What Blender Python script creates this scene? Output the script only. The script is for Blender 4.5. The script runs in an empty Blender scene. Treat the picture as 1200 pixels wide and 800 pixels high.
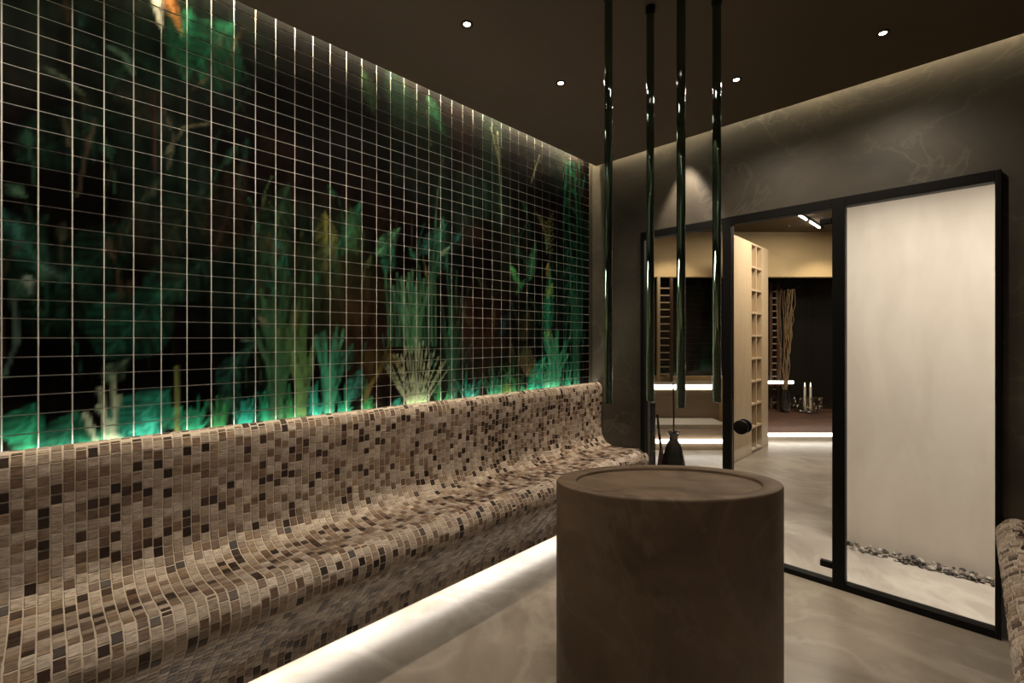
import bpy, math, random
import numpy as np
from mathutils import Vector, Matrix
random.seed(7); rng = np.random.default_rng(11)
S = bpy.context.scene
C = S.collection
PI = math.pi

# ------------------------------------------------------------------ camera, world, exposure
EYE = 1.38
TH = math.radians(44.68)            # the lounge outside and the view axis are turned by this against the steam room
cam = bpy.data.cameras.new('camera'); co = bpy.data.objects.new('camera', cam); C.objects.link(co)
cam.sensor_width = 36; cam.lens = 36 * 543 / 1200; cam.shift_y = -4 / 1200; cam.clip_start = 0.02
co.location = (0, 0, EYE); co.rotation_euler = (PI / 2, 0, TH)
S.camera = co
w = bpy.data.worlds.new('world'); S.world = w; w.use_nodes = True
w.node_tree.nodes['Background'].inputs[0].default_value = (0.010, 0.009, 0.008, 1)
S.view_settings.view_transform = 'Standard'; S.view_settings.look = 'None'
S.view_settings.gamma = 1; S.view_settings.exposure = 0.0; S.view_settings.use_curve_mapping = False
# light levels of the lamps, the place's own and added ones (each is built further down)
P_SPOT, P_COVE, P_COVE_BACK, P_BACKREST, P_PLINTH = 31, 280, 115, 36, 9
P_CORRIDOR, P_LOUNGE, P_WASH = 45, 60, 34

# ------------------------------------------------------------------ materials
def new_mat(name):
    m = bpy.data.materials.new(name); m.use_nodes = True
    nt = m.node_tree; b = nt.nodes['Principled BSDF']
    return m, nt, b
def N(nt, t, **k):
    n = nt.nodes.new(t)
    for a, v in k.items(): setattr(n, a, v)
    return n
def mat(name, col, rough=.5, metal=0, spec=.5, var=None, scale=4, detail=6, bump=0, bscale=None, stretch=(1, 1, 1), vein=None, vscale=2.0, vw=.03):
    """plain colour, optionally mottled with a second colour (var) and thin veins"""
    m, nt, b = new_mat(name)
    b.inputs['Roughness'].default_value = rough; b.inputs['Metallic'].default_value = metal
    b.inputs['Specular IOR Level'].default_value = spec
    b.inputs['Base Color'].default_value = (*col, 1)
    if var or bump or vein:
        tc = N(nt, 'ShaderNodeTexCoord'); mp = N(nt, 'ShaderNodeMapping'); mp.inputs['Scale'].default_value = stretch
        geo = N(nt, 'ShaderNodeNewGeometry')
        nt.links.new(geo.outputs['Position'], mp.inputs[0])
        out = None
        if var:
            no = N(nt, 'ShaderNodeTexNoise'); no.inputs['Scale'].default_value = scale; no.inputs['Detail'].default_value = detail
            no.inputs['Roughness'].default_value = .6; no.inputs['Distortion'].default_value = .6
            nt.links.new(mp.outputs[0], no.inputs['Vector'])
            cr = N(nt, 'ShaderNodeValToRGB'); cr.color_ramp.elements[0].position = .32; cr.color_ramp.elements[1].position = .68
            cr.color_ramp.elements[0].color = (*col, 1); cr.color_ramp.elements[1].color = (*var, 1)
            nt.links.new(no.outputs[0], cr.inputs[0]); out = cr.outputs[0]
        if vein:
            nv = N(nt, 'ShaderNodeTexNoise'); nv.inputs['Scale'].default_value = vscale; nv.inputs['Detail'].default_value = 8
            nv.inputs['Distortion'].default_value = 1.8; nv.inputs['Roughness'].default_value = .55
            nt.links.new(mp.outputs[0], nv.inputs['Vector'])
            r = N(nt, 'ShaderNodeValToRGB'); e = r.color_ramp.elements
            e[0].position = .5 - vw; e[0].color = (0, 0, 0, 1); e[1].position = .5 + vw; e[1].color = (0, 0, 0, 1)
            x = e.new(.5); x.color = (1, 1, 1, 1)
            nt.links.new(nv.outputs[0], r.inputs[0])
            mx = N(nt, 'ShaderNodeMix', data_type='RGBA'); mx.inputs[7].default_value = (*vein, 1)
            if out: nt.links.new(out, mx.inputs[6])
            else: mx.inputs[6].default_value = (*col, 1)
            ml = N(nt, 'ShaderNodeMath', operation='MULTIPLY'); ml.inputs[1].default_value = .40
            nt.links.new(r.outputs[0], ml.inputs[0]); nt.links.new(ml.outputs[0], mx.inputs[0]); out = mx.outputs[2]
        if out: nt.links.new(out, b.inputs['Base Color'])
        if bump:
            nb = N(nt, 'ShaderNodeTexNoise'); nb.inputs['Scale'].default_value = bscale or scale * 4; nb.inputs['Detail'].default_value = 5
            nt.links.new(mp.outputs[0], nb.inputs['Vector'])
            bp = N(nt, 'ShaderNodeBump'); bp.inputs['Strength'].default_value = bump; bp.inputs['Distance'].default_value = .02
            nt.links.new(nb.outputs[0], bp.inputs['Height']); nt.links.new(bp.outputs[0], b.inputs['Normal'])
    return m
def emit(name, col, strength):
    m, nt, b = new_mat(name)
    b.inputs['Base Color'].default_value = (0.8, 0.8, 0.8, 1)
    b.inputs['Emission Color'].default_value = (*col, 1); b.inputs['Emission Strength'].default_value = strength
    return m
def pane_mat(name, tint=(1, 1, 1), refl=.05):
    m, nt, b = new_mat(name); nt.nodes.remove(b)
    o = nt.nodes['Material Output']
    t = N(nt, 'ShaderNodeBsdfTransparent'); t.inputs[0].default_value = (*tint, 1)
    g = N(nt, 'ShaderNodeBsdfGlossy'); g.inputs['Roughness'].default_value = .02
    fr = N(nt, 'ShaderNodeFresnel'); fr.inputs[0].default_value = 1.35
    mx = N(nt, 'ShaderNodeMixShader')
    nt.links.new(fr.outputs[0], mx.inputs[0]); nt.links.new(t.outputs[0], mx.inputs[1]); nt.links.new(g.outputs[0], mx.inputs[2])
    nt.links.new(mx.outputs[0], o.inputs[0]); return m
def attr_mat(name, rough, spec, streak=0.0):
    m, nt, b = new_mat(name)
    a = N(nt, 'ShaderNodeAttribute', attribute_name='col'); out = a.outputs[0]
    b.inputs['Roughness'].default_value = rough; b.inputs['Specular IOR Level'].default_value = spec
    if streak:
        geo = N(nt, 'ShaderNodeNewGeometry'); mp = N(nt, 'ShaderNodeMapping'); mp.inputs['Scale'].default_value = (170, 35, 170)
        nt.links.new(geo.outputs['Position'], mp.inputs[0])
        no = N(nt, 'ShaderNodeTexNoise'); no.inputs['Scale'].default_value = 1.0; no.inputs['Detail'].default_value = 3; no.inputs['Distortion'].default_value = .8
        nt.links.new(mp.outputs[0], no.inputs['Vector'])
        mr = N(nt, 'ShaderNodeMapRange'); mr.inputs[1].default_value = .3; mr.inputs[2].default_value = .7
        mr.inputs[3].default_value = 1 - streak; mr.inputs[4].default_value = 1 + streak
        nt.links.new(no.outputs[0], mr.inputs[0])
        vm = N(nt, 'ShaderNodeVectorMath', operation='SCALE'); nt.links.new(out, vm.inputs[0]); nt.links.new(mr.outputs[0], vm.inputs['Scale'])
        out = vm.outputs[0]
    nt.links.new(out, b.inputs['Base Color']); return m

M = dict(
    plaster=mat('dark plaster', (.021, .018, .012), .55, var=(.064, .051, .034), scale=1.7, vein=(.10, .086, .063), vscale=1.3, vw=.016, bump=.05, bscale=14),
    ceiling=mat('ceiling brown', (.145, .110, .078), .75, spec=.2, var=(.158, .120, .086), scale=1.5),
    floor=mat('stone floor', (.205, .174, .140), .32, spec=.4, var=(.37, .325, .27), scale=2.0, vein=(.45, .41, .35), vscale=.9, vw=.05, bump=.02, bscale=9),
    grout=mat('white grout', (.86, .83, .77), .8, spec=.1),
    mosaic_grout=mat('beige grout', (.52, .45, .37), .85, spec=.1),
    mural=attr_mat('mural tile print', .45, .02),
    mosaic=attr_mat('mosaic glaze', .42, .28, streak=.42),
    concrete=mat('brown concrete', (.074, .048, .030), .62, spec=.3, var=(.130, .090, .058), scale=3.2, bump=.06, bscale=26, vein=(.15, .11, .075), vscale=1.6, vw=.03),
    black=mat('black metal', (.0028, .0026, .0024), .5, spec=.15),
    pane=pane_mat('clear glass'),
    beige=mat('beige plaster', (.56, .49, .40), .7, spec=.2, var=(.64, .57, .475), scale=5, bump=.10, bscale=22, stretch=(1, 1, .3)),
    ochre=mat('ochre plaster', (.50, .37, .20), .75, spec=.15, var=(.55, .41, .23), scale=3),
    wood=mat('pale oak', (.40, .30, .19), .55, spec=.3, var=(.47, .36, .235), scale=3, stretch=(9, 9, .5)),
    darkwood=mat('dark red wood', (.055, .024, .013), .5, var=(.085, .038, .02), scale=4, stretch=(.6, .6, 9)),
    bench_wood=mat('grey brown wood', (.24, .175, .12), .5, var=(.31, .235, .165), scale=4, stretch=(.8, .8, 16)),
    slab=mat('pale stone slab', (.55, .50, .43), .5, var=(.62, .57, .5), scale=3),
    void=mat('dark glazing', (.012, .010, .008), .25, spec=.4),
    darkceil=mat('lounge ceiling', (.10, .075, .05), .8, spec=.1, var=(.12, .09, .06), scale=2),
    pebble=attr_mat('pebble', .55, .4),
    darkglass=mat('black glazed ceramic', (.010, .009, .008), .22, spec=.6),
    twig=mat('dry twig', (.26, .17, .08), .8, var=(.16, .10, .05), scale=40),
    led_warm=emit('warm led', (1.0, .86, .58), P_COVE), led_back=emit('warm led dim', (1.0, .84, .55), P_COVE_BACK),
    led_white=emit('neutral led', (1.0, .97, .88), P_BACKREST), led_floor=emit('soft white led', (1.0, .95, .88), P_PLINTH),
    led_line=emit('led line', (1.0, .93, .80), 7), lens=emit('lamp lens', (1.0, .88, .66), 30), tube=emit('tube lamp', (1.0, .93, .82), 14),
    trim=mat('dark lamp ring', (.05, .04, .03), .4, metal=.6), flame=emit('candle flame', (1, .75, .4), 5),
)
def glass(name, col, rough=.03):
    m, nt, b = new_mat(name); b.inputs['Base Color'].default_value = (*col, 1); b.inputs['Roughness'].default_value = rough
    b.inputs['Transmission Weight'].default_value = 1; b.inputs['IOR'].default_value = 1.45; return m
M['rod'] = glass('green rod glass', (.13, .21, .165)); M['crystal'] = glass('crystal', (.8, .75, .65))

# ------------------------------------------------------------------ mesh helpers
class MB:
    def __init__(s): s.v = []; s.f = []; s.c = []; s.col = None
    def face(s, idx):
        s.f.append(idx); s.c.append(s.col)
    def add(s, vs, fs):
        n = len(s.v); s.v += [tuple(p) for p in vs]
        for f in fs: s.face(tuple(i + n for i in f))
        return s
    def box(s, x0, x1, y0, y1, z0, z1):
        return s.add([(x0, y0, z0), (x1, y0, z0), (x1, y1, z0), (x0, y1, z0), (x0, y0, z1), (x1, y0, z1), (x1, y1, z1), (x0, y1, z1)],
                     [(0, 3, 2, 1), (4, 5, 6, 7), (0, 1, 5, 4), (1, 2, 6, 5), (2, 3, 7, 6), (3, 0, 4, 7)])
    def lathe(s, prof, cx=0, cy=0, seg=32, sx=1, sy=1, cap=True):
        n = len(s.v)
        for r, z in prof:
            for k in range(seg):
                a = 2 * PI * k / seg; s.v.append((cx + r * sx * math.cos(a), cy + r * sy * math.sin(a), z))
        for j in range(len(prof) - 1):
            for k in range(seg):
                k2 = (k + 1) % seg
                s.face((n + j * seg + k, n + j * seg + k2, n + (j + 1) * seg + k2, n + (j + 1) * seg + k))
        if cap:
            s.face(tuple(n + k for k in reversed(range(seg)))); m = n + (len(prof) - 1) * seg
            s.face(tuple(m + k for k in range(seg)))
        return s
    def tube(s, pts, r, seg=8):
        pts = [Vector(p) for p in pts]; n = len(s.v); L = len(pts)
        for i, p in enumerate(pts):
            d = (pts[min(i + 1, L - 1)] - pts[max(i - 1, 0)]).normalized()
            a = d.orthogonal().normalized() if abs(d.z) > .95 else d.cross(Vector((0, 0, 1))).normalized(); b = d.cross(a)
            rr = r[i] if isinstance(r, (list, tuple)) else r
            for k in range(seg):
                t = 2 * PI * k / seg; s.v.append(tuple(p + rr * (math.cos(t) * a + math.sin(t) * b)))
        for j in range(L - 1):
            for k in range(seg):
                k2 = (k + 1) % seg; s.face((n + j * seg + k, n + j * seg + k2, n + (j + 1) * seg + k2, n + (j + 1) * seg + k))
        s.face(tuple(n + k for k in reversed(range(seg)))); s.face(tuple(n + (L - 1) * seg + k for k in range(seg)))
        return s
    def build(s, name, m, parent=None, loc=None, smooth=False, bevel=0, rot=0, world=False, kind=None):
        """world=True: vertices are world coordinates, moved to the object's own origin"""
        me = bpy.data.meshes.new(name)
        vs = s.v
        if world:
            if loc is None: loc = tuple(np.mean(np.array(vs), axis=0))
            vs = [(x - loc[0], y - loc[1], z - loc[2]) for x, y, z in vs]
        me.from_pydata(vs, [], s.f)
        if any(c is not None for c in s.c):
            at = me.color_attributes.new('col', 'FLOAT_COLOR', 'CORNER')
            arr = []
            for f, c in zip(s.f, s.c): arr += [c[0], c[1], c[2], 1.0] * len(f)
            at.data.foreach_set('color', arr)
        me.materials.append(M[m] if isinstance(m, str) else m)
        if smooth: me.polygons.foreach_set('use_smooth', [True] * len(me.polygons))
        me.update()
        o = bpy.data.objects.new(name, me); C.objects.link(o)
        if loc is not None: o.location = loc
        if rot: o.rotation_euler.z = rot
        if parent:
            o.parent = parent
            if world: o.location = Vector(loc) - parent.location
        if bevel:
            b = o.modifiers.new('bevel', 'BEVEL'); b.width = bevel; b.segments = 2; b.limit_method = 'ANGLE'
        if smooth:
            me.set_sharp_from_angle(angle=math.radians(40))
        if kind: o['kind'] = kind
        return o
def tag(o, label, cat, group=None):
    o['label'] = label; o['category'] = cat
    if group: o['group'] = group
    return o
def empty(name, loc=(0, 0, 0), rot=0, kind=None):
    o = bpy.data.objects.new(name, None); C.objects.link(o); o.location = loc; o.rotation_euler.z = rot; o.empty_display_size = .1
    if kind: o['kind'] = kind
    return o
def struct(name, mb, m, **k): return mb.build(name, m, kind='structure', **k)
CT, ST = math.cos(TH), math.sin(TH)
def LW(X, Y, z=0): return (CT * X - ST * Y, ST * X + CT * Y, z)      # lounge axes -> world
def cam_px(p):                                                        # where a world point falls in a 1200x800 frame (to rank tiles by size)
    X = CT * p[0] + ST * p[1]; Z = -ST * p[0] + CT * p[1]
    if Z < .1: return None
    return 600 + 543 * X / Z, 396 - 543 * (p[2] - EYE) / Z

# ------------------------------------------------------------------ room shell
XL, XR, YN, YB, ZC = -2.16, .58, -1.0, 3.10, 2.73
struct('floor', MB().box(-7.0, 4.0, YN - .1, 11.0, -.1, 0), 'floor')
wl = struct('wall_left', MB().box(XL - .15, XL - .004, YN - .1, YB + .12, 0, 2.95), 'plaster')
struct('wall_right', MB().box(XR, XR + .15, YN - .1, YB + .12, 0, 2.95), 'plaster')
struct('wall_near', MB().box(XL, XR, YN - .1, YN, 0, 2.95), 'plaster')
OX0, OX1, OZ = -1.72, .102, 2.152
wb = struct('wall_back', MB().box(XL, OX0, YB, YB + .12, 0, 2.95).box(OX1, XR, YB, YB + .12, 0, 2.95).box(OX0, OX1, YB, YB + .12, OZ, 2.95), 'plaster')
MB().box(XL - .004, XL + .004, YB - .045, YB, .9, 2.95).build('end_strip', 'plaster', wl)
# lowered ceiling slab with a light slot along the mural and the glass wall, and the soffit above it
struct('ceiling', MB().box(XL + .07, XR, YN, YB - .045, ZC, ZC + .022).box(XL + .07, XL + .082, YN, YB - .045, ZC + .022, ZC + .125).box(XL + .082, XR, YB - .057, YB - .045, ZC + .022, ZC + .125), 'ceiling')
struct('ceiling_soffit', MB().box(XL - .15, XR + .15, YN - .1, YB + .12, 2.95, 3.05), 'darkceil')

# ------------------------------------------------------------------ jungle mural: printed onto the wall tiles
U0, U1, Z0, Z1, RES = -1.05, 3.12, .90, 2.84, .005
nu, nz = int((U1 - U0) / RES), int((Z1 - Z0) / RES)
UU, ZZ = np.meshgrid(U0 + (np.arange(nu) + .5) * RES, Z0 + (np.arange(nz) + .5) * RES)
def smooth_noise(step, seed):
    r = np.random.default_rng(seed); gx, gz = int((U1 - U0) / step) + 3, int((Z1 - Z0) / step) + 3
    g = r.random((gz, gx)); fx = (UU - U0) / step; fz = (ZZ - Z0) / step
    ix, iz = fx.astype(int), fz.astype(int); tx, tz = fx - ix, fz - iz
    tx = tx * tx * (3 - 2 * tx); tz = tz * tz * (3 - 2 * tz)
    return (g[iz, ix] * (1 - tx) + g[iz, ix + 1] * tx) * (1 - tz) + (g[iz + 1, ix] * (1 - tx) + g[iz + 1, ix + 1] * tx) * tz
def smooth_noise2(su, sz, seed):
    r = np.random.default_rng(seed); g = r.random((int((Z1 - Z0) / sz) + 3, int((U1 - U0) / su) + 3)); fx = (UU - U0) / su; fz = (ZZ - Z0) / sz
    ix, iz = fx.astype(int), fz.astype(int); tx, tz = fx - ix, fz - iz
    return (g[iz, ix] * (1 - tx) + g[iz, ix + 1] * tx) * (1 - tz) + (g[iz + 1, ix] * (1 - tx) + g[iz + 1, ix + 1] * tx) * tz
art = np.zeros((nz, nu, 3)) + np.array([.006, .0045, .004])
n1, n2, n3 = smooth_noise(.34, 1), smooth_noise(.22, 2), smooth_noise(.05, 3); n4 = smooth_noise(.028, 4)
art += np.clip(n1 - .5, 0, 1)[..., None] * np.array([.005, .040, .022])
art += np.clip(n2 - .55, 0, 1)[..., None] * np.array([.032, .009, .005]) * .8
art *= (.55 + .9 * n3)[..., None]
def mp(x, y):            # reading of the mural: sketch coordinates (1200x800 sketch of the room) -> metres on the wall
    s = (x - 600) / 543; d = -XL / (.7032 - .711 * s)
    return .7032 * s * d + .711 * d, EYE + (396 - y) / 543 * d
def blend(a, col):
    global art
    a = np.clip(a, 0, 1)[..., None]; art = art * (1 - a) + np.asarray(col) * a
def blob(x, y, ru, rz, col, al=.7):
    u, z = mp(x, y); blend(al * np.exp(-(((UU - u) / ru) ** 2 + ((ZZ - z) / rz) ** 2)) * (.6 + .6 * n3), col)
def leaf(xa, ya, xb, yb, hw, col, al=.85, ribs=26, bend=0.0, sharp=1.0):
    a = np.array(mp(xa, ya)); b = np.array(mp(xb, yb)); d = b - a; L = np.hypot(*d) + 1e-6; d /= L
    t = ((UU - a[0]) * d[0] + (ZZ - a[1]) * d[1]) / L; v = -(UU - a[0]) * d[1] + (ZZ - a[1]) * d[0]
    v = v - bend * L * np.sin(np.clip(t, 0, 1) * PI)
    tt = np.clip(t, 0, 1); wv = hw * np.sin(PI * tt ** .75) ** sharp + 1e-6
    inside = np.clip((wv - np.abs(v)) / .010, 0, 1) * (t > 0) * (t < 1)
    shade = .62 + .25 * np.cos((t * L + np.abs(v) * .8) * ribs * 6) + .35 * (1 - np.abs(v) / wv).clip(0, 1)
    shade = np.where(np.abs(v) < .006, 1.5, shade)
    global art
    aa = (al * .85 * inside * (.45 + .8 * n4))[..., None]; art = art * (1 - aa) + np.asarray(col) * shade[..., None] * aa
def stalk(pts, wd, col, al=.8):
    q = [mp(*p) for p in pts]
    for (ua, za), (ub, zb) in zip(q[:-1], q[1:]):
        du, dz = ub - ua, zb - za; L2 = du * du + dz * dz + 1e-9
        t = np.clip(((UU - ua) * du + (ZZ - za) * dz) / L2, 0, 1)
        dist = np.hypot(UU - ua - t * du, ZZ - za - t * dz)
        blend(al * np.clip((wd - dist) / (wd * .6), 0, 1), col)
def tuft(x, y, dx, h0, h1, n, wd, col, al=.6, seed=0, curl=.3):
    r = np.random.default_rng(seed)
    for k in range(n):
        e = r.uniform(-1, 1); h = r.uniform(h0, h1); sx = x + r.uniform(-.25, .25) * dx
        c = np.asarray(col) * r.uniform(.55, 1.25)
        stalk([(sx, y), (sx + e * dx * .35, y - h * .5), (sx + e * dx * (.8 + curl * r.random()), y - h * (1 - .15 * abs(e)))], wd, c, al)
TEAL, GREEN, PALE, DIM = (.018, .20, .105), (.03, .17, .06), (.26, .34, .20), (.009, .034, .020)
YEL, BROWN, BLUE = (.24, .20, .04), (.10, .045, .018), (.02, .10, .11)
# left: broad dim leaves, wiry branches
for a in [(-60, 330, 60, 250, .12, DIM, .8), (20, 190, 150, 130, .10, DIM, .7), (40, 400, 130, 300, .10, DIM, .8), (120, 420, 200, 330, .13, (.014, .075, .045), .8),
          (90, 330, 150, 255, .09, DIM, .8), (190, 350, 245, 300, .09, (.016, .05, .028), .7), (215, 95, 275, 25, .14, (.014, .11, .055), .9), (225, 10, 200, 70, .05, (.015, .12, .06), .8),
          (150, 60, 215, 110, .07, DIM, .7), (240, 120, 300, 85, .07, DIM, .6), (5, 215, 35, 235, .03, (.05, .11, .07), .8), (0, 240, 20, 290, .035, (.03, .10, .08), .9),
          (12, 260, 60, 330, .05, (.03, .11, .08), .7), (45, 310, 80, 330, .03, (.07, .13, .09), .7), (30, 320, 38, 350, .022, (.20, .26, .22), .7),
          (300, 330, 340, 210, .09, (.020, .045, .022), .8), (250, 300, 290, 180, .10, (.03, .016, .010), .7), (180, 300, 240, 220, .10, (.018, .03, .018), .7)]:
    leaf(*a)
stalk([(55, 80), (75, 92), (95, 110)], .012, (.10, .13, .09), .7); stalk([(125, 55), (145, 65), (155, 85)], .014, (.07, .13, .09), .7)
stalk([(195, 180), (215, 150), (245, 145)], .008, (.10, .10, .06)); stalk([(193, 130), (205, 165), (196, 200)], .006, (.07, .07, .05))
stalk([(90, 230), (105, 165), (112, 140)], .008, (.06, .045, .03)); stalk([(75, 140), (82, 170)], .010, (.10, .09, .06)); stalk([(180, 110), (182, 200)], .008, (.05, .02, .015))
stalk([(205, 60), (214, 88), (245, 88)], .006, (.05, .10, .05)); stalk([(225, 105), (243, 92)], .007, (.12, .08, .05)); stalk([(5, 440), (20, 400), (14, 330)], .008, (.06, .10, .08))
leaf(180, -30, 189, 38, .026, (.62, .60, .50), .95, 30); leaf(190, -22, 213, 44, .030, (.55, .22, .06), .95, 40)
# foot of the mural, left to right
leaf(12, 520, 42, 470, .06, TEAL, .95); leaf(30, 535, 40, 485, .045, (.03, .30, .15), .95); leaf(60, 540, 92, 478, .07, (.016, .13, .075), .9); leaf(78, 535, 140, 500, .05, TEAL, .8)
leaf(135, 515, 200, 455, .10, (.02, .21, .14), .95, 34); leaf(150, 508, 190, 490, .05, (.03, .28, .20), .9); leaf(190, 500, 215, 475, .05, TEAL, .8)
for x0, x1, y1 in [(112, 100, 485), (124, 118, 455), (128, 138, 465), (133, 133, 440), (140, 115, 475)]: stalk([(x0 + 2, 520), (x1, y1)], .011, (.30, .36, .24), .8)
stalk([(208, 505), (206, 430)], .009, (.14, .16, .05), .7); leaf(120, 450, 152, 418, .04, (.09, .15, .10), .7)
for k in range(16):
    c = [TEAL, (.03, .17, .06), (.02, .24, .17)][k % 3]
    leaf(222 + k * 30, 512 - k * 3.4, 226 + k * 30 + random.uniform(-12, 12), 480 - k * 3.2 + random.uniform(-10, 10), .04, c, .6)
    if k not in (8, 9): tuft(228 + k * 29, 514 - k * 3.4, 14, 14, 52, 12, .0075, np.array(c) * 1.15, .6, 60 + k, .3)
leaf(280, 490, 312, 395, .055, (.02, .085, .06), .8, bend=.25); stalk([(283, 398), (300, 400), (312, 420)], .009, (.12, .17, .13), .6)
tuft(325, 488, 26, 60, 180, 34, .010, (.045, .13, .06), .6, 3); tuft(352, 485, 22, 60, 150, 26, .009, (.10, .20, .07), .6, 4); tuft(385, 482, 20, 40, 110, 24, .010, (.05, .26, .15), .7, 5)
stalk([(322, 480), (321, 350), (319, 285)], .006, (.06, .09, .04)); blob(320, 290, .06, .04, (.05, .06, .035), .8); leaf(300, 370, 320, 385, .02, (.15, .15, .10), .8); leaf(345, 390, 348, 350, .02, YEL, .7)
leaf(385, 300, 380, 245, .06, (.12, .12, .03), .9); leaf(375, 320, 392, 275, .05, (.10, .13, .05), .9); leaf(400, 300, 425, 230, .05, (.02, .11, .06), .9); leaf(418, 300, 410, 240, .06, (.035, .09, .03), .8)
blob(395, 330, .20, .22, (.03, .055, .02), .6); blob(350, 350, .18, .2, (.02, .045, .02), .6); blob(420, 360, .16, .2, (.055, .022, .012), .6)
leaf(440, 300, 470, 265, .05, (.05, .16, .08), .9); leaf(450, 320, 462, 290, .05, (.02, .12, .07), .8); leaf(490, 300, 525, 260, .05, (.02, .085, .06), .8); leaf(508, 330, 520, 250, .055, (.02, .10, .06), .8)
stalk([(505, 400), (508, 300), (512, 230), (520, 180)], .007, (.05, .10, .05)); leaf(515, 300, 528, 288, .02, PALE, .6)
# the fan of pale stalks with a grassy head
tuft(484, 412, 26, 50, 100, 44, .007, (.07, .17, .075), .55, 6, .1); blob(487, 445, .10, .12, (.004, .006, .004), .7)
for k in range(19): stalk([(487 + (k - 9) * .6, 480), (487 + (k - 9) * 4.4, 392 + 3.5 * abs(k - 9) + (k * 37 % 11))], .0058, (.30, .35, .21), .85)
for k in range(14): stalk([(452 + k * 4.4, 320 + (k % 3) * 8), (456 + k * 4.2, 405)], .010, (.06, .19, .10), .5)
tuft(530, 470, 18, 60, 190, 24, .008, (.04, .12, .07), .5, 8, .1)
for k in range(7): stalk([(428, 470 - k * 2), (440 + k * 3, 440 - k * 4), (455 + k * 3, 405 + k * 5)], .009, (.13, .10, .03), .6)
blob(440, 425, .10, .09, (.07, .05, .015), .6); blob(488, 472, .06, .035, (.16, .30, .08), .5); leaf(408, 470, 425, 430, .06, (.03, .16, .12), .85); leaf(395, 440, 415, 400, .05, (.02, .09, .06), .8)
# right: palms, yellow blossom, hanging tendrils
blob(570, 400, .24, .3, (.040, .015, .009), .7); blob(600, 300, .2, .3, (.02, .03, .014), .5)
leaf(597, 310, 612, 340, .035, (.05, .25, .07), .95); leaf(604, 345, 616, 325, .03, (.03, .17, .07), .8); leaf(620, 330, 628, 280, .05, (.04, .16, .08), .85); leaf(640, 400, 645, 310, .07, (.02, .20, .10), .8)
leaf(640, 350, 648, 330, .04, (.16, .26, .05), .9); leaf(641, 325, 642, 305, .03, YEL, .9); leaf(638, 400, 646, 385, .05, (.15, .27, .07), .9); leaf(584, 395, 600, 360, .05, (.012, .045, .045), .7); leaf(612, 400, 620, 360, .07, (.05, .045, .018), .7)
for k in range(8): stalk([(628 + k * 2, 250 + k * 4), (640, 262 + k * 5), (648, 250 + k * 6)], .008, (.14, .15, .05), .6)
for k in range(8): stalk([(606 + k * 2, 420 - k * 2), (616 + k * 2, 440), (622, 425 + k * 3)], .007, (.17, .14, .06), .6)
leaf(620, 462, 640, 415, .08, (.02, .28, .15), .9); leaf(640, 460, 652, 425, .09, (.10, .32, .16), .85); leaf(580, 470, 600, 430, .06, (.03, .16, .07), .8); leaf(596, 470, 592, 445, .05, (.14, .24, .05), .8)
tuft(650, 456, 18, 30, 80, 30, .012, (.05, .30, .16), .7, 9); tuft(675, 455, 12, 60, 160, 26, .007, (.03, .14, .08), .5, 10, .1)
for x0, x1 in [(664, 660), (668, 666), (672, 676), (678, 680)]: stalk([(x0, 190), (x1, 260), (x0 + 4, 330), (x1 + 2, 400)], .012, (.014, .13, .068), .65)
for k in range(18): leaf(668, 200 + k * 10, 668 + (-1) ** k * 10, 215 + k * 10, .024, (.016, .10, .055), .6)
for x0, y0, x1, y1 in [(575, 150, 585, 190), (632, 182, 622, 215), (583, 155, 588, 260), (500, 130, 505, 170)]: stalk([(x0, y0), (x1, y1)], .008, (.20, .20, .12), .7)
for k in range(9): leaf(455 + k * 8, 75 + k * 8, 462 + k * 8, 150 + k * 6, .05, DIM, .6)
leaf(500, 110, 520, 160, .05, (.02, .11, .05), .7); leaf(425, 80, 440, 140, .05, (.02, .05, .02), .7)
rm = random.Random(77)
for k in range(70):      # faint undergrowth: thin curved blades and small leaves between the big plants
    x, y = rm.uniform(295, 685), rm.uniform(240, 460); e = rm.uniform(-14, 14); c = np.array(rm.choice([(.02, .10, .05), (.05, .08, .03), (.015, .09, .07), (.06, .05, .02)])) * rm.uniform(.6, 1.3)
    stalk([(x, y), (x + e * .3, y - 22), (x + e, y - 40)], .0055, c, .6)
    if k % 2: leaf(x + e, y - 30, x + e * 1.8, y - 48, .022, c, .7)
for k in range(46):
    x, y = rm.uniform(0, 295), rm.uniform(60, 470); e = rm.uniform(-24, 24); c = np.array(rm.choice([(.02, .06, .035), (.035, .04, .025), (.012, .055, .04), (.05, .03, .018)])) * rm.uniform(.6, 1.3)
    stalk([(x, y), (x + e * .3, y - 25), (x + e, y - 46)], .0055, c, .6)
    if k % 2: leaf(x + e, y - 40, x + e * 1.8, y - 66, .026, c, .7)
st = smooth_noise2(.016, .30, 21); st2 = smooth_noise2(.012, .03, 22)
art *= (.30 + .85 * st + .55 * st2)[..., None]
art *= .86 * (art.max(axis=2, keepdims=True) / (art.max(axis=2, keepdims=True) + .022)); art = np.clip(art, 0, .7)

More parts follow.
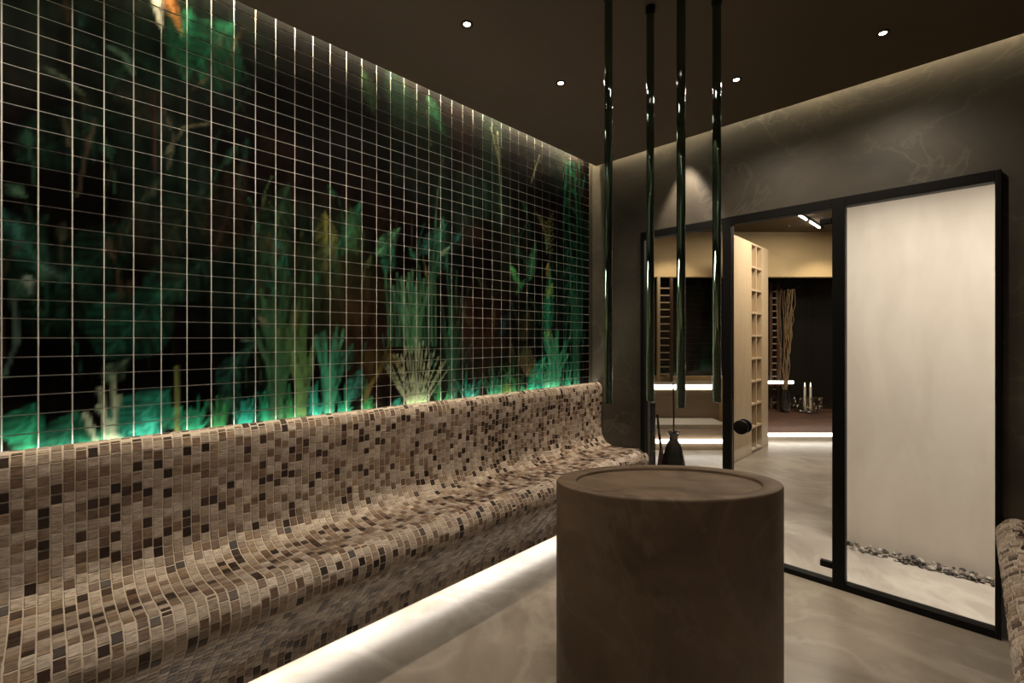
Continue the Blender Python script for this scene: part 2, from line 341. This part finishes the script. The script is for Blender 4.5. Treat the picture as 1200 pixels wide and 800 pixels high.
PU, PZ, UJ, ZJ = .08066, .0617, 3.0535, 1.0722       # tile pitch and one joint of the grid
GU, GZ = .0048, .0042
struct_grout = MB().box(XL - .004, XL, YN, UJ + .002, .9, 2.93).build('grout_bed', 'grout', wl)
def sample(u, z):
    i = np.clip(((u - U0) / RES).astype(int), 0, nu - 1); j = np.clip(((z - Z0) / RES).astype(int), 0, nz - 1)
    return art[j, i]
def mural_tile(u0, u1, z0, z1, gu, gz):
    us = np.linspace(u0, u1, gu + 1); zs = np.linspace(z0, z1, gz + 1); a, b = np.meshgrid(us, zs)
    px = XL + .0028 + rng.uniform(-.0004, .0004)
    V = np.stack([np.full(a.size, px), a.ravel(), b.ravel()], 1); col = sample(a.ravel(), b.ravel())
    F = []
    w_ = gu + 1
    for j in range(gz):
        for i in range(gu): F.append((j * w_ + i, j * w_ + i + 1, (j + 1) * w_ + i + 1, (j + 1) * w_ + i))
    m = len(V); cs = [(u0, z0), (u1, z0), (u1, z1), (u0, z1)]; e = .0006
    ci = [0, gu, gz * w_ + gu, gz * w_]
    sk = np.array([(XL - .001, u + (e if u == u1 else -e), z + (e if z == z1 else -e)) for u, z in cs])
    V = np.concatenate([V, sk]); col = np.concatenate([col, col[ci]])
    for k in range(4):
        k2 = (k + 1) % 4; F.append((ci[k2], ci[k], m + k, m + k2))
    return V, F, col
def vcol_mesh(name, V, F, col, m):
    me = bpy.data.meshes.new(name); me.from_pydata([tuple(p) for p in V], [], F)
    at = me.color_attributes.new('col', 'FLOAT_COLOR', 'POINT')
    at.data.foreach_set('color', np.c_[col, np.ones(len(col))].astype(np.float32).ravel()); me.materials.append(M[m]); me.update(); return me
cells = []
for n in range(-11, 39):
    for r in range(-2, 29):
        u1 = UJ - (38 - n) * PU; u0 = u1 - PU; z0 = ZJ + r * PZ; z1 = z0 + PZ
        if u0 < YN: continue
        q = [cam_px((XL, u, z)) for u, z in ((u0, z0), (u1, z0), (u1, z1), (u0, z1))]
        ar = 0
        if all(q):
            inn = sum(0 <= x <= 1200 and 0 <= y <= 800 for x, y in q) / 4
            ar = abs(sum(q[i][0] * q[(i + 1) % 4][1] - q[(i + 1) % 4][0] * q[i][1] for i in range(4))) / 2 * inn
            if z1 < 1.03: ar = 0
        cells.append((ar, u0 + GU / 2, u1 - GU / 2, z0 + GZ / 2, z1 - GZ / 2))
cells.sort(reverse=True)
BV, BF, BC = [], [], []; nb = 0
for k, (ar, u0, u1, z0, z1) in enumerate(cells):
    if k < 300:
        V, F, col = mural_tile(u0, u1, z0, z1, 9, 6); c = np.array([XL, (u0 + u1) / 2, (z0 + z1) / 2])
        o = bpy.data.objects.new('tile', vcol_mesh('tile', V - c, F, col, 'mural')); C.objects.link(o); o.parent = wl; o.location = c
    else:
        V, F, col = mural_tile(u0, u1, z0, z1, 10, 7)
        BV.append(V); BC.append(col); BF += [tuple(i + nb for i in f) for f in F]; nb += len(V)
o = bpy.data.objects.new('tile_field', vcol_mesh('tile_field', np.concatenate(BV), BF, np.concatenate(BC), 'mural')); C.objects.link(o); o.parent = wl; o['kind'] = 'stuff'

# ------------------------------------------------------------------ mosaic benches
PROF = [(.030, .86), (.028, .985), (.052, 1.030), (.088, 1.008), (.098, .945), (.088, .80), (.088, .70), (.100, .620), (.150, .560), (.27, .545), (.385, .556),
        (.450, .558), (.494, .515), (.490, .462), (.448, .405), (.350, .300), (.255, .200), (.215, .125), (.207, .070)]
def catmull(P, n=8):
    out = []
    for i in range(len(P) - 1):
        p0, p1, p2, p3 = (Vector(P[max(i - 1, 0)]), Vector(P[i]), Vector(P[i + 1]), Vector(P[min(i + 2, len(P) - 1)]))
        for k in range(n):
            t = k / n; out.append(.5 * ((2 * p1) + (p2 - p0) * t + (2 * p0 - 5 * p1 + 4 * p2 - p3) * t * t + (3 * p1 - p0 - 3 * p2 + p3) * t ** 3))
    out.append(Vector(P[-1])); return out
CURVE = catmull(PROF); ARC = [0.0]
for a, b in zip(CURVE[:-1], CURVE[1:]): ARC.append(ARC[-1] + (b - a).length)
ARCN = np.array(ARC); CW = np.array([p.x for p in CURVE]); CZ = np.array([p.y for p in CURVE])
def at(s): return float(np.interp(s, ARCN, CW)), float(np.interp(s, ARCN, CZ))
def nrm(s):
    a, b = at(max(s - .006, 0)), at(min(s + .006, ARC[-1])); d = Vector((b[0] - a[0], b[1] - a[1])).normalized(); return -d.y, d.x   # outwards
LIGHT = [(.35, .285, .23), (.30, .24, .19), (.39, .325, .27), (.27, .21, .165)]
MIDC = [(.15, .098, .070), (.19, .135, .098), (.125, .08, .057), (.22, .155, .105)]
DARK = [(.020, .011, .008), (.030, .017, .012), (.045, .026, .018)]
def bench(name, wx, sg, label, y0, y1):
    y0 += .004; y1 -= .003
    root = empty(name, (wx + sg * .25, (y0 + y1) / 2, 0)); tag(root, label, 'bench')
    mb = MB(); P = [(p.x, p.y) for p in CURVE] + [(.10, .070), (.10, 0), (.02, 0), (.02, .86)]
    n = len(P)
    for y in (y0, y1): mb.v += [(wx + sg * a, y, b) for a, b in P]
    for i in range(n):
        j = (i + 1) % n; mb.face((i, j, n + j, n + i) if sg < 0 else (j, i, n + i, n + j))
    mb.face(tuple(range(n)) if sg > 0 else tuple(reversed(range(n)))); mb.face(tuple(n + i for i in reversed(range(n))) if sg > 0 else tuple(n + i for i in range(n)))
    mb.build('body', 'mosaic_grout', root, loc=tuple(root.location), world=True)
    r = random.Random(5 if sg > 0 else 9); tiles = []
    pit, g = .0288, .0031; ny = int((y1 - y0) / pit); s0 = ARC[8 * 1 + 2]; s1 = ARC[-1]
    for c in range(ny):
        ya, yb_ = y1 - .002 - c * pit - pit + g, y1 - .002 - c * pit
        s = s0 + r.uniform(0, .01)
        while s < s1 - .012:
            h = r.uniform(.0305, .0375); e = min(s + h, s1)
            x = r.random(); col = r.choice(LIGHT) if x < .52 else r.choice(MIDC) if x < .85 else r.choice(DARK)
            k = r.uniform(.88, 1.1); col = tuple(v * k for v in col)
            tiles.append((ya, yb_, s, e - g, col)); s = e
    geo = []
    for ya, yb_, sa, sb, col in tiles:
        vs = []; lift = .0022; ins = .0014
        for (s, y, ds, dy) in ((sa, ya, 1, 1), (sb, ya, -1, 1), (sb, yb_, -1, -1), (sa, yb_, 1, -1)):
            pw, pz = at(s); vs.append((wx + sg * pw, y, pz))
        for (s, y, ds, dy) in ((sa, ya, 1, 1), (sb, ya, -1, 1), (sb, yb_, -1, -1), (sa, yb_, 1, -1)):
            pw, pz = at(s + ds * ins); nx, nz_ = nrm(s); vs.append((wx + sg * (pw + nx * lift), y + dy * ins, pz + nz_ * lift))
        nx, nz_ = nrm((sa + sb) / 2); c = np.mean(np.array(vs[4:]), axis=0)
        to = np.array([0, 0, EYE]) - c; facing = to[0] * sg * nx + to[2] * nz_
        ar = 0
        if facing > 0:
            q = [cam_px(v) for v in vs[4:]]
            if all(q) and sum(0 <= x <= 1200 and 0 <= y <= 796 for x, y in q) >= 3:
                ar = abs(sum(q[i][0] * q[(i + 1) % 4][1] - q[(i + 1) % 4][0] * q[i][1] for i in range(4))) / 2
        geo.append((ar, vs, col))
    geo.sort(key=lambda t: -t[0])
    fs = [(4, 5, 6, 7), (0, 1, 5, 4), (1, 2, 6, 5), (2, 3, 7, 6), (3, 0, 4, 7)]
    if sg > 0: fs = [tuple(reversed(f)) for f in fs]
    rest = MB()
    for k, (ar, vs, col) in enumerate(geo):
        if k < 300 and ar > 6:
            m = MB(); m.col = col; m.add(vs, fs); m.build('tile', 'mosaic', root, world=True)
        else:
            rest.col = col; rest.add(vs, fs)
    rest.build('mosaic_field', 'mosaic', root, loc=tuple(root.location), world=True, kind='stuff')
    return root
bench('mosaic_bench', XL, 1, 'long curved bench of brown and beige mosaic below the green jungle mural', YN, YB)
bench('mosaic_bench', XR, -1, 'curved brown mosaic bench beside the tall fixed glass pane with pebbles behind', YN, YB)

# ------------------------------------------------------------------ hidden led strips
def led(x0, x1, y0, y1, z0, z1, m, label):
    o = MB().box(x0, x1, y0, y1, z0, z1).build('led_strip', m, loc=((x0 + x1) / 2, (y0 + y1) / 2, z0), world=True); tag(o, label, 'led strip', 'led strips'); return o
led(XL + .060, XL + .069, YN + .01, YB - .06, ZC + .098, ZC + .112, 'led_warm', 'warm light strip in the ceiling slot above the jungle mural')
led(XL + .11, XR - .02, YB - .044, YB - .037, ZC + .098, ZC + .112, 'led_back', 'warm light strip in the ceiling slot above the glass wall')
led(XL + .016, XL + .026, YN + .01, YB - .02, .985, .997, 'led_white', 'white light strip behind the bench back at the foot of the mural')
led(XL + .120, XL + .180, YN + .01, YB - .01, .056, .068, 'led_floor', 'white light strip under the long bench below the mural')
led(XR - .180, XR - .120, YN + .01, YB - .01, .056, .068, 'led_floor', 'white light strip under the bench opposite the mural')

# ------------------------------------------------------------------ recessed downlights, the added ones last
def downlight(x, y, label, e=P_SPOT, aim=(0, 0, -1), size=150, blend_=.8):
    t = empty('downlight', (x, y, ZC)); tag(t, label, 'downlight', 'recessed ceiling downlights')
    MB().lathe([(.014, -.001), (.026, -.001), (.027, -.004), (.025, -.006), (.018, -.006), (.014, -.002)], seg=24, cap=False).build('trim_ring', 'trim', t, smooth=True)
    MB().lathe([(.013, -.0015), (.013, -.0035)], seg=20).build('lens', 'lens', t)
    l = bpy.data.lights.new('downlight_lamp', 'SPOT'); l.energy = e; l.color = (1, .85, .67); l.spot_size = math.radians(size); l.spot_blend = blend_; l.shadow_soft_size = .02
    lo = bpy.data.objects.new('downlight_lamp', l); C.objects.link(lo); lo.parent = t; lo.location = (0, 0, -.012)
    lo.rotation_euler = Vector(aim).to_track_quat('-Z', 'Y').to_euler()
downlight(-1.538, 1.28, 'small ceiling downlight over the bench halfway along the jungle mural')
downlight(-1.540, 1.924, 'small ceiling downlight over the bench nearer the far end of the mural')
downlight(-.868, 2.543, 'small ceiling downlight in front of the glass door')
downlight(-.274, 2.61, 'small ceiling downlight in front of the tall fixed pane')
downlight(-1.375, 3.00, 'added small ceiling downlight for the light patch on the plaster over the glass wall', e=90, size=58, blend_=.5)  # added lamp behind a rod, makes the light patch above the door
downlight(-1.54, .60, 'added out of view ceiling downlight over the near part of the mural bench')  # added out of view to light the near seat
downlight(-1.54, -.10, 'added out of view ceiling downlight over the mural bench at the near wall')  # another added lamp out of view, lights the near bench
downlight(-.45, .90, 'added out of view ceiling downlight over the open floor beside the basin')  # likewise added out of view for more light

# ------------------------------------------------------------------ oval basin pedestal
t = empty('basin_pedestal', LW(.612, 1.82), TH); tag(t, 'brown concrete oval pedestal with a shallow basin top standing on the stone floor', 'pedestal')
a_, b_ = .437, .226
H = .822
MB().lathe([(.985, 0), (1, .012), (1, H - .010), (.992, H - .003), (.975, H), (.845, H), (.825, H - .004), (.818, H - .013)], seg=96, sx=a_, sy=b_, cap=False).build('body', 'concrete', t, smooth=True)
MB().lathe([(.818, H - .018), (.818, H - .013), (.60, H - .015), (.3, H - .016), (.05, H - .017)], seg=96, sx=a_, sy=b_).build('basin_floor', 'concrete', t, smooth=True)

# ------------------------------------------------------------------ hanging glass rods
ords = ['first', 'second', 'third', 'fourth']
for k, (X, Y, zb, rr) in enumerate([(.379, 1.82, 1.122, .0155), (.564, 1.89, 1.122, .0155), (.631, 1.73, 1.118, .0160), (.813, 1.84, 1.124, .0165)]):
    p = LW(X, Y, zb); t = empty('glass_rod', p, k * .3)
    tag(t, f'{ords[k]} dark green hanging glass rod counted from the jungle mural, above the basin', 'glass rod', 'glass rods hanging over the basin')
    MB().lathe([(.3 * rr, 0), (.9 * rr, .002), (rr, .006), (rr, ZC - zb - .02), (.8 * rr, ZC - zb - .019)], seg=24).build('rod', 'rod', t, smooth=True)
    MB().lathe([(rr * 1.05, ZC - zb - .024), (rr * 1.25, ZC - zb - .022), (rr * 1.25, ZC - zb)], seg=24).build('ceiling_cap', 'black', t, smooth=True)
    r = random.Random(k + 40)
    for j in range(5):
        zz = r.uniform(.85, ZC - zb - .08); an = r.uniform(-2.6, -.5)
        MB().lathe([(.0004, -.006), (.0022, -.003), (.0024, .001), (.0004, .005)], seg=8).build('water_drop', 'crystal', t, loc=(rr * math.cos(an), rr * math.sin(an), zz), smooth=True)

# ------------------------------------------------------------------ glass wall: fixed pane, door, fixed pane
FY0, FY1 = YB - .03, YB + .03
def bar(p, nm, x0, x1, z0, z1, y0=FY0, y1=FY1): return MB().box(x0, x1, y0, y1, z0, z1).build(nm, 'black', p, world=True, bevel=.002)
def pane(p, x0, x1, z0, z1): return MB().box(x0, x1, YB - .004, YB + .004, z0, z1).build('pane', 'pane', p, world=True)
w1 = empty('window_1', (-1.4, YB, 0), kind='structure')
bar(w1, 'jamb', -1.716, -1.685, 0, OZ); bar(w1, 'head', -1.685, -1.133, OZ - .05, OZ); bar(w1, 'sill', -1.685, -1.133, 0, .035); bar(w1, 'mullion', -1.133, -1.082, 0, OZ)
pane(w1, -1.687, -1.131, .034, OZ - .048)
d1 = empty('door_1', (-.8, YB, 0), kind='structure')
bar(d1, 'head', -1.082, -.544, OZ - .052, OZ); bar(d1, 'sill', -1.082, -.544, 0, .030)
pane(d1, -1.080, -.546, .029, OZ - .05)
hd = MB()
for s in (-1, 1): hd.v, hd.f, hd.c = hd.v, hd.f, hd.c
def disc_y(mb, x, z, y0, y1, r):
    n = len(mb.v); seg = 28
    prof = [(r * .9, y0), (r, y0 + .003), (r, y1 - .003), (r * .9, y1)]
    for q, y in prof:
        for k in range(seg): mb.v.append((x + q * math.cos(2 * PI * k / seg), y, z + q * math.sin(2 * PI * k / seg)))
    for j in range(3):
        for k in range(seg): mb.face((n + j * seg + k, n + (j + 1) * seg + k, n + (j + 1) * seg + (k + 1) % seg, n + j * seg + (k + 1) % seg))
    mb.face(tuple(n + k for k in range(seg))); mb.face(tuple(n + 3 * seg + k for k in reversed(range(seg))))
hd = MB(); disc_y(hd, -1.02, .822, YB - .042, YB - .022, .044); disc_y(hd, -1.02, .822, YB + .022, YB + .042, .044); disc_y(hd, -1.02, .822, YB - .024, YB + .024, .014)
hd.build('handle', 'black', d1, world=True, smooth=True)
for zc in (.112, 2.035):
    MB().box(-.605, -.544, YB - .016, YB + .016, zc - .018, zc + .018).build('hinge', 'black', d1, world=True, bevel=.006)
w2 = empty('window_2', (-.2, YB, 0), kind='structure')
bar(w2, 'mullion', -.544, -.485, 0, OZ); bar(w2, 'head', -.485, .082, OZ - .052, OZ); bar(w2, 'sill', -.485, .082, 0, .036); bar(w2, 'jamb', .082, .102, 0, OZ)
pane(w2, -.487, .084, .035, OZ - .05)

# ------------------------------------------------------------------ corridor behind the tall pane
struct('wall_corridor', MB().box(-.64, 2.6, 3.80, 3.92, 0, 2.82), 'beige')
struct('ceiling_lounge', MB().box(-7.0, 4.0, YB + .12, 11.0, 2.82, 2.92), 'darkceil')
peb = MB(); r = random.Random(3)
for k in range(520):
    x, y = r.uniform(-.63, 1.6), r.uniform(3.705, 3.79); s = r.uniform(.010, .022); z = s * .5 + (.016 if r.random() < .35 else 0)
    c = r.choice([(.20, .17, .135), (.13, .105, .08), (.07, .055, .04), (.27, .235, .19), (.03, .024, .018)]); peb.col = c
    rot = r.uniform(0, PI); e = r.uniform(.55, .8)
    n = len(peb.v)
    for (q, h) in ((.55, -.42), (1, 0), (.55, .42)):
        for j in range(6):
            a = j * PI / 3; lx, ly = s * q * math.cos(a), s * e * q * math.sin(a)
            peb.v.append((x + lx * math.cos(rot) - ly * math.sin(rot), y + lx * math.sin(rot) + ly * math.cos(rot), z + s * h))
    for i in range(2):
        for j in range(6): peb.face((n + i * 6 + j, n + i * 6 + (j + 1) % 6, n + (i + 1) * 6 + (j + 1) % 6, n + (i + 1) * 6 + j))
    peb.face(tuple(n + 5 - j for j in range(6))); peb.face(tuple(n + 12 + j for j in range(6)))
o = peb.build('pebble_strip', 'pebble', loc=(.5, 3.75, 0), world=True, smooth=False, kind='stuff'); tag(o, 'strip of mixed grey pebbles along the foot of the beige corridor wall', 'pebbles')
def area(name, loc, sx, sy, e, col, rot=(0, 0, 0)):
    l = bpy.data.lights.new(name, 'AREA'); l.shape = 'RECTANGLE'; l.size = sx; l.size_y = sy; l.energy = e; l.color = col
    o = bpy.data.objects.new(name, l); C.objects.link(o); o.location = loc; o.rotation_euler = rot; return o
area('corridor_light', (.3, 3.28, 2.80), 2.2, .08, P_CORRIDOR, (1, .93, .84)).data.spread = math.radians(96)

# ------------------------------------------------------------------ lounge outside (its axes are turned; X to the side, Y away)
def lo_struct(name, mb, m): return mb.build(name, m, loc=LW(0, 0), rot=TH, kind='structure')
FY = 6.30
lo_struct('wall_lounge', MB().box(-1.0, 6.5, FY, FY + .12, 2.212, 2.82).box(-1.0, 6.5, FY, FY + .12, 0, .06).box(-1.0, 1.86, FY, FY + .12, .06, 2.212)
          .box(5.2, 6.5, FY, FY + .12, .06, 2.212).box(1.86, 2.95, FY, FY + .12, .06, .86).box(2.95, 3.46, FY, FY + .12, .06, 2.212), 'ochre')
lo_struct('wall_lounge_niche', MB().box(1.5, 5.6, FY + .55, FY + .6, 0, 2.4).box(1.5, 5.6, FY + .12, FY + .6, 2.3, 2.4).box(1.5, 1.6, FY + .12, FY + .6, 0, 2.3).box(5.5, 5.6, FY + .12, FY + .6, 0, 2.3).box(2.95, 3.46, FY + .12, FY + .6, 0, 2.3), 'void')
# cubby cabinet: world-aligned, its open side to +x
t = empty('cubby_cabinet', (-1.88, 5.9, 0)); tag(t, 'tall pale oak cabinet with two columns of open cubbies seen through the glass door', 'cabinet')
cx0, cx1, cy0, cy1, cz = -1.89, -1.85, 5.24, 6.56, 2.52
def cub(nm, *b, m='wood'): return MB().box(*b).build(nm, m, t, world=True, bevel=.002)
cub('side_panel', -1.97, cx1, 6.50, cy1, 0, cz)
cub('front_panel', cx0, cx1, cy0, 5.93, 0, cz); cub('front_panel', cx0, cx1, 6.31, 6.50, 0, cz)
cub('back_panel', -1.97, -1.915, 5.90, 6.50, 0, cz)
cub('side_panel', -1.955, cx0, 5.90, 5.93, 0, cz); cub('side_panel', -1.955, cx0, 6.31, 6.34, 0, cz); cub('divider', -1.915, cx1 - .004, 6.11, 6.13, 0, cz)
for k in range(10): cub('shelf', -1.915, cx1 - .002, 5.93, 6.31, .02 + k * .275, .045 + k * .275)
# lounge benches with light lines
def lounge(name, label, cat, X, Y): t = empty(name, LW(X, Y), TH); tag(t, label, cat); return t
def lb(t, nm, x0, x1, y0, y1, z0, z1, m, bev=.003): return MB().box(x0, x1, y0, y1, z0, z1).build(nm, m, t, bevel=bev)
t = lounge('lounge_bench', 'grey brown wooden bench with a white light line under its top behind the left pane', 'bench', 2.0, 6.1)
lb(t, 'body', -.9, .72, -.02, .18, 0, .70, 'bench_wood'); lb(t, 'bench_top', -.9, .72, -.05, .18, .775, .80, 'slab')
lb(t, 'light_line', -.9, .72, -.03, -.005, .715, .765, 'led_line', 0); lb(t, 'light_backing', -.9, .72, -.005, .18, .70, .775, 'slab', 0)
t = lounge('lounge_step', 'pale stone step with a light line below, in front of the wooden lounge bench', 'step', 2.0, 5.6)
lb(t, 'slab', -.9, .62, 0, .46, .272, .335, 'slab'); lb(t, 'base', -.9, .62, .10, .46, 0, .272, 'bench_wood'); lb(t, 'light_line', -.9, .62, .07, .10, .095, .135, 'led_line', 0)
t = lounge('light_skirting', 'white light line along the foot of the dark niche behind the door', 'light', 4.0, 6.28)
lb(t, 'light_line', -.62, 1.2, -.02, 0, .05, .095, 'led_line', 0); lb(t, 'channel', -.62, 1.2, -.015, .015, .0, .05, 'slab', 0)
t = lounge('light_shelf', 'short white lit shelf in the dark niche behind the door', 'shelf', 3.62, 6.62)
lb(t, 'shelf', -.14, .36, -.06, .06, .715, .75, 'darkwood'); lb(t, 'light_line', -.14, .36, -.075, -.06, .735, .775, 'led_line', 0); lb(t, 'bracket', .31, .35, .02, .228, .66, .715, 'black')
t = lounge('niche_plinth', 'low dark red wooden plinth on the floor of the dark niche', 'plinth', 4.2, 6.62)
lb(t, 'body', -.72, .9, -.19, .2, 0, .30, 'darkwood'); lb(t, 'top', -.72, .9, -.20, .2, .30, .34, 'darkwood')
# ladder racks
def ladder(label, X, Y, wid, z1, left, z0=0):
    t = lounge('ladder_rack', label, 'rack', X, Y); t.location.z = z0
    lb(t, 'stile', -.02, .02, -.02, .02, 0, z1 - z0, 'wood' if left else 'darkwood'); lb(t, 'stile', wid - .02, wid + .02, -.02, .02, 0, z1 - z0, 'darkwood')
    n = int((z1 - z0) / .095)
    for k in range(1, n):
        MB().box(.02, wid - .02, -.008, .008, k * .095, k * .095 + .016).build('rung', 'wood' if left else 'bench_wood', t)
ladder('narrow wooden ladder rack against the dark window behind the left pane', 1.945, 6.16, .17, 2.19, True, .80)
ladder('narrow dark ladder rack in the niche beside the dried branches', 3.77, 6.76, .11, 2.18, False, .34)
# dried branches hanging in the niche
t = lounge('dried_branches', 'bundle of dried branches standing in the dark niche beside the ladder rack', 'branches', 3.83, 6.50)
r = random.Random(21)
for k in range(16):
    x = y = 0.0; pts = [(r.uniform(-.02, .02), r.uniform(-.02, .02), .34)]
    ax, ay = r.uniform(-.05, .05), r.uniform(-.05, .05)
    for j in range(1, 9): pts.append((ax * j / 4 + r.uniform(-.025, .025), ay * j / 5 + r.uniform(-.02, .02), .34 + j * .215))
    MB().tube(pts, [.006 - .0005 * j for j in range(9)], 5).build('branch', 'twig', t)
MB().lathe([(.05, .34), (.07, .38), (.075, .52), (.05, .62), (.045, .66)], seg=20).build('vase', 'darkglass', t, smooth=True)
# crystal candle bowl
t = lounge('candle_bowl', 'faceted crystal bowl with two lit candles on the dark red plinth', 'candle holder', 4.14, 6.48); t.location.z = .34
MB().lathe([(.05, 0), (.12, .02), (.155, .10), (.15, .18), (.165, .24), (.155, .24), (.14, .18), (.14, .10), (.10, .04), (.02, .035)], seg=10).build('bowl', 'crystal', t)
for s in (-.045, .035):
    c = MB().lathe([(.014, .036), (.014, .36), (.010, .362)], seg=12).build('candle', 'slab', t, loc=(s, 0, 0)); MB().lathe([(.001, .362), (.007, .378), (.006, .392), (.001, .42)], seg=8).build('flame', 'flame', c, smooth=True)
for k in range(26):
    a = k * 2 * PI / 26; MB().lathe([(.001, -.02), (.009, 0), (.001, .02)], seg=5).build('crystal_drop', 'crystal', t, loc=(.168 * math.cos(a), .168 * math.sin(a), .20 - .05 * (k % 3)))
# dark vessels just outside the left pane
t = lounge('floor_vase', 'black pear shaped floor vase with one thin stem behind the left pane', 'vase', 1.465, 4.2)
MB().lathe([(.06, 0), (.085, .03), (.105, .14), (.098, .26), (.070, .40), (.038, .455), (.036, .49), (.056, .525), (.050, .53), (.026, .50)], seg=28).build('body', 'darkglass', t, smooth=True)
MB().tube([(0, 0, .49), (.002, 0, .75), (-.004, 0, .97)], .007, 8).build('stem', 'black', t)
t = lounge('tall_jar', 'slim tall black cylinder jar beside the pear shaped vase', 'jar', 1.255, 4.2)
MB().lathe([(.038, 0), (.044, .01), (.044, .79), (.040, .80), (.030, .81)], seg=24).build('body', 'darkglass', t, smooth=True); MB().lathe([(.031, .812), (.032, .826), (.006, .832)], seg=20).build('lid', 'black', t, smooth=True)
t = lounge('twig_broom', 'short dark twig broom leaning between the tall jar and the vase', 'broom', 1.345, 4.24)
MB().tube([(.02, 0, .36), (0, 0, .52), (-.012, .01, .68)], [.012, .011, .010], 8).build('handle', 'black', t)
for k in range(18):
    a = k * .7; rr = .045 * math.sqrt((k + 1) / 18)
    MB().tube([(.02 + .01 * math.cos(a), .01 * math.sin(a), .37), (.02 + rr * .8 * math.cos(a), rr * .8 * math.sin(a), .18), (.02 + rr * math.cos(a), rr * math.sin(a), 0)], .006, 5).build('twig', 'darkwood', t)
# track light
t = lounge('track_light', 'black ceiling track with two glowing tube lamps seen through the glass door', 'track light', 3.59, 5.59)
t.location.z = 2.82; t.rotation_euler.z = TH + .76
lb(t, 'rail', -.62, .62, -.012, .012, -.02, 0, 'black', 0)
for s in (-.34, .24):
    MB().tube([(s - .20, 0, -.035), (s + .20, 0, -.035)], .011, 12).build('tube_lamp', 'tube', t); MB().box(s - .02, s + .02, -.008, .008, -.03, -.018).build('clip', 'black', t)
def spot(name, loc, to, e, size, col=(1, .85, .60), bl=.5):
    l = bpy.data.lights.new(name, 'SPOT'); l.energy = e; l.color = col; l.spot_size = math.radians(size); l.spot_blend = bl; l.shadow_soft_size = .04
    o = bpy.data.objects.new(name, l); C.objects.link(o); o.location = loc; o.rotation_euler = (Vector(to) - Vector(loc)).to_track_quat('-Z', 'Y').to_euler(); return o
spot('lounge_wash', LW(4.2, 5.75, 2.79), LW(4.2, 6.1, 0), P_WASH, 104); spot('lounge_wash', LW(2.15, 5.75, 2.79), LW(2.15, 6.1, 0), P_WASH, 104)
area('lounge_light', LW(3.4, 4.9, 2.79), 1.2, .8, P_LOUNGE, (1, .88, .70), (0, 0, TH))
